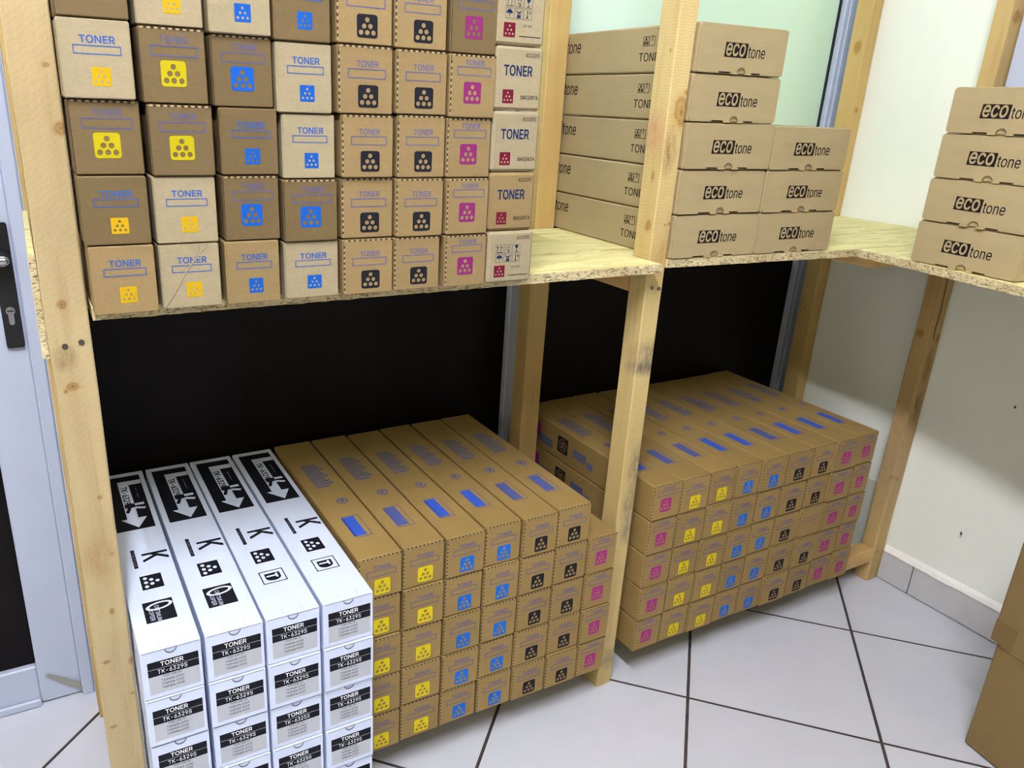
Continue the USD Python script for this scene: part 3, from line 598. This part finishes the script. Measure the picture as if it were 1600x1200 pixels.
# --- white cartons
WL, WW, WH = .671, .0945, .0940
def white_box(t, logo, code):
    L, w, h = WL, WW, WH; f = -L/2
    obj('carton_body', cbox(-w/2, f+.0008, 0, w/2, L/2, h, .0012), WHITEBOX, t)
    fl = obj('front_flap', on_front(rrect(w-.002, h-.0045, .001).difference(affinity.translate(Point(0, 0).buffer(.0095), 0, h/2-.0022)), 0, f+.0008, h/2-.0005, .0008), WHITEBOX, t)
    obj('thumb_notch', on_front(Point(0, 0).buffer(.0097).difference(Point(0, .0012).buffer(.0089)).intersection(rect(-.02, -.02, .02, 0)), 0, f, h-.0025, .0002), GREYINK, t)
    obj('lid_slit', on_front(rect(-w*.47, 0, w*.47, .0007), 0, f, h-.0028, .0002), GREYINK, t)
    bd = obj('label_band', on_front(rect(-w*.42, 0, w*.42, h*.295), .002, f, h*.47), INK, t)
    obj('lettering', on_front(text('TONER', h*.085, w*.38, True), 0, f-.0003, h*.655, .0002), WHITEINK, bd); obj('lettering', on_front(text(code, h*.085, w*.49), 0, f-.0003, h*.505, .0002), WHITEINK, bd)
    obj('band_line', on_front(rect(-w*.42, 0, w*.42, .0005), .002, f-.0003, h*.615, .0002), PANELGREY, bd)
    obj('label_field', on_front(rect(-w*.42, 0, w*.42, h*.36), .002, f, h*.105, .0002), PANELGREY, t)
    sm = [affinity.translate(text('FOR USE IN', h*.04, w*.29), 0, h*.415)] + [affinity.translate(text(s, h*.042, w*.37), 0, h*(.335-.075*i)) for i, s in enumerate(('TASKalfa 4002i', 'TASKalfa 5002i', 'TASKalfa 6002i'))]
    obj('small_lettering', on_front(union_all(sm), -.001, f-.0002, 0, .0003), GREYINK, t)
    # top: arrow panel at the rear, big K, dots, maker mark near the front. u runs from the rear edge (0) to the front
    rear = L/2; k = WL/.654
    top = lambda shape, u, v: on_top(shape, v, rear-u*k, h)
    ar = Polygon([(.047, -.0136), (.0438, .0363), (.0650, .0363), (.0650, .0105), (.1640, .0110), (.2260-.0, .0105), (.2260, .0290), (.2672, .0035), (.2265, -.0250), (.2265, -.0115)])
    hollow = union_all([Polygon([(.0445, -.0125), (.0445, .0363), (.066, .0363), (.066, .0095), (.165, .0105), (.224, .0105), (.2245, .0275), (.2672, .0060), (.2248, -.0235), (.2245, -.0115)])])
    panel = rect(.0195, -.0365, .2735, .0370).difference(hollow).union(rect(.170, -.0095, .176, .0105)).difference(rect(.0195, .0290, .041, .04).difference(rect(0, 0, .041, .037)))
    kbig = Polygon([(.158, -.0095), (.170, -.0095), (.170, .0105), (.158, .0105)]).union(LineString([(.174, .000), (.198, -.0075)]).buffer(.0035, cap_style='flat'))
    kw = union_all([rect(.158, .0105, .169, .0300), LineString([(.178, .010), (.186, .030)]).buffer(.0048, cap_style='flat')])
    panel = panel.difference(union_all([rect(.086+.0062*i, .0212, .0892+.0062*i, .0228) for i in range(8)]))
    tp = obj('arrow_panel', top(union_all([panel.difference(kw), kbig]), 0, 0), INK, t)
    obj('panel_lettering', top(affinity.translate(text('TK-6329', .0125, .085, True, center=False), .073, -.0085), 0, 0), INK, tp)
    mk = [affinity.translate(affinity.scale(text('K', .044, .030, True), 1, 1), .388, -.003)]
    mk.append(affinity.translate(rrect(.0675, .0068, 0).difference(affinity.translate(text('TONER KIT BLACK', .0034, .055), 0, -.0017)), .386, -.0165-.002))
    dt = affinity.rotate(icon(.0370, 0, .1), 0, origin=(0, 0)); dt = affinity.scale(dt, 1.24, 1., origin=(0, 0))
    mk.append(affinity.translate(dt, .4735, .0005))
    if logo == 'optimum':
        el = affinity.scale(Point(0, 0).buffer(1, quad_segs=12), .0115, .0225, origin=(0, 0)).difference(affinity.scale(Point(.001, -.001).buffer(1, quad_segs=12), .0068, .0165, origin=(0, 0)))
        sq = rect(-.0305, -.0247, .0305, .0247).difference(affinity.translate(affinity.rotate(el, 8, origin=(0, 0)), -.0145, .0015))
        sq = sq.difference(affinity.translate(text('OPTIMUM', .0068, .046, True), .006, -.0065)).difference(affinity.translate(text('COPIER', .0068, .034, True), .0085, -.0170))
        mk.append(affinity.translate(sq, .5670, -.0005))
        obj('maker_logo', top(mk.pop(), 0, 0), INK, t)
    else:
        D = Polygon([(-.011, -.0140), (-.011, .0140)] + [(.003+.0105*math.cos(a), .0140*math.sin(a)) for a in np.linspace(math.pi/2, -math.pi/2, 13)])
        T = union_all([rect(-.0045, -.0115, .0005, .0095), rect(-.009, .0055, .0055, .0095)])
        obj('maker_logo', top(affinity.translate(union_all([ring(.0415, .0445, .0018), D.difference(T)]), .548, .0), 0, 0), INK, t)
    obj('big_letter', top(mk[0], 0, 0), INK, t); obj('colour_name', top(mk[1], 0, 0), INK, t); obj('dot_icon', top(mk[2], 0, 0), INK, t)
    obj('tuck_slit', on_top2(union_all([rect(-.017, 0, -.0163, .018), rect(.0163, 0, .017, .018)]), .002, f+.002, h, .0002), PANELGREY, t)
WS = .912
wx = [(-1.1371+(a+1.1371)*WS, -1.1371+(b+1.1371)*WS) for a, b in ((-1.065, -.962), (-.955, -.85), (-.844, -.74), (-.735, -.631))]
for c, (x0, x1) in enumerate(wx):
    for r in range(5):
        code = 'TK-6325S' if (c, r) in ((2, 2), (2, 3)) else 'TK-6329S'
        logo = 'optimum' if c < 2 else 'letter'
        off = ((0, 0), (.001, 0), (-.001, 0), (.002, 0))[c][0] + (0, -.0008, .0012, .001, .0015)[r]
        lab = f'white carton with black {"maker logo and" if r == 0 else "lettered"} band, white stack, ' + rows_cols(r, c)
        carton(('w', logo, code), WW, WH, WL, ((x0+x1)/2+off*.5, -.128+WL/2+(0, -.003, .002, -.001, .003)[r]*(.5+c*.2), .0975+(4-r)*.0946+.0004), (x1-x0, WL, .0940),
               lab.replace('with black maker logo and band', 'with black band'), 'white cartons stacked beside the left post', lambda t: white_box(t, logo, code), 'white_toner_carton')

# --- lidded boxes
EW, EH, EL = .2350, .0905, .50
def eco_logo(s=1.0):
    e = text('eco', .0290*s, .0515*s, True, .12); b = e.bounds
    e = affinity.translate(e, -.0305*s, -.0105*s)
    blk = Polygon([(-.0600*s, -.0140*s), (-.0005*s, -.0140*s), (.0010*s, .0130*s), (-.0585*s, .0130*s)])
    tn = affinity.translate(text('tone', .0215*s, .0465*s, False, .05, center=False), .0025*s, -.0125*s)
    return union_all([blk.difference(e), tn])
def eco_box(t, bent):
    w, h, L = EW, EH, EL; f = -L/2
    obj('carton_body', cbox(-w/2, f+.003, 0, w/2, L/2, h, .003), KRAFT['eco'], t)
    tabs = union_all([affinity.translate(Point(0, 0).buffer(.0108, quad_segs=8), .002, -h/2+.001), rect(-.058, -h/2, -.026, -h/2+.0045), rect(.027, -h/2, .055, -h/2+.0045)])
    fl = rrect(w-.001, h-.003, .006).difference(tabs)
    obj('lid_flap', on_front(fl, 0, f+.003, h/2, .003), KRAFT['eco'], t)
    for a in (-.057, .028): obj('flap_slot', on_front(rect(a, .0018, a+.029, .0054), 0, f+.0028, 0, .0006), SLOT, t)
    obj('finger_notch_edge', on_front(Point(0, 0).buffer(.0116).difference(Point(0, 0).buffer(.0106)).intersection(rect(-.02, -.0005, .02, .02)), .002, f, .002, .0002), SLOT, t)
    tab = rect(-.027, 0, .026, .0032).difference(affinity.translate(Point(0, 0).buffer(.0106), 0, .001))
    obj('locking_tab', on_front(tab, .002, f+.0005, .0002, .0022 if not bent else .006), CUT, t)
    obj('logo', on_front(eco_logo(), .010, f, h*.50), INK2, t)
    x = -w/2
    sd = affinity.translate(eco_logo(1.25), -.1175, .006)
    obj('side_logo', on_left(sd, x, .090, h*.62), INK2, t)
    rec = ring(.0175, .0185, .0012).union(Polygon([(-.006, -.005), (.006, -.005), (.0, .0065)]).buffer(.001).difference(Polygon([(-.0026, -.003), (.0026, -.003), (0, .0022)])).difference(union_all([LineString([(0, 0), (.01*math.cos(a), .01*math.sin(a))]).buffer(.0008) for a in (.5, 2.6, 4.6)]))); inf = affinity.translate(ring(.0175, .0185, .001).union(text('i', .011)), .0195, 0)
    obj('side_symbol', on_left(union_all([rec, affinity.translate(inf, 0, 0)]), x, -.090, h*.68), INK2, t)
    obj('side_lettering', on_left(text('TONER', .0165, .078, False, 0., False), x, -.072, h*.25), INK2, t)
GE = 'lidded toner boxes on the shelves'
def eco(loc_front, rz, label, j, bent=False):
    """front-left bottom corner at loc_front, turned by rz degrees"""
    a = math.radians(rz); dx, dy = EW/2, EL/2
    loc = (loc_front[0]+dx*math.cos(a)-dy*math.sin(a), loc_front[1]+dx*math.sin(a)+dy*math.cos(a), loc_front[2])
    carton(('eco', bent), EW, EH, EL, loc, (EW, EL, EH), label, GE, lambda t: eco_box(t, bent), 'lidded_box', 'box', rz)
for r in range(5):
    eco((.0500+(0, .0005, .001, .0, .0005)[r], -.010+(.0, .002, -.002, .001, 0)[r], ZS+.0006+(4-r)*.0921), -2.2+(.3, 0, -.2, .2, 0)[r], f'lidded kraft box in the tall stack right of the middle post, {"top" if r == 0 else NTH[r] + " from top"}', r)
for r in range(3):
    eco((.2872+(0, .001, .0003)[r], -.022, ZS+.0006+(2-r)*.0912), -2.3, f'lidded kraft box in the short stack of three, {("topmost", "middle one", "bottom one")[r]}', r)
for r in range(4):
    eco((.600, -.186-.003*(3-r), ZS+.0006+(3-r)*.0912), -96.0+(0, .4, -.3, .2)[r], f'lidded kraft box on the right wall shelf, {"top" if r == 0 else NTH[r] + " from top"} of four', r, r == 2)

# --- shipping cartons on the floor, lower right
def ship(loc, rz, w, L, h, label, taped):
    t = thing('shipping_carton', loc, rz, label=label, cat='carton', group='shipping cartons on the floor')
    obj('carton_body', cbox(0, -L, 0, w, 0, h, .004), KRAFT['big'], t)
    obj('flap_seam', on_top2(rect(.01, -L/2-.001, w-.01, -L/2+.001), 0, 0, h, .0004), SLOT, t)
    obj('edge_strip', on_left(rect(0, 0, L-.02, .0045), -.0002, -.01, h-.006, .0008), CUT, t) if not taped else None
    if taped:
        obj('packing_tape', cat_([on_left(rect(0, 0, .05, .055), 0, 0, .002, .0005)]), TAPE, t)
ship((.690, -.541, .002), -10.0, .42, .45, .293, 'brown shipping carton standing on the tiled floor at lower right', False)
ship((.682, -.530, .2965), -10.0, .42, .45, .30, 'brown taped shipping carton on top of another at lower right', True)
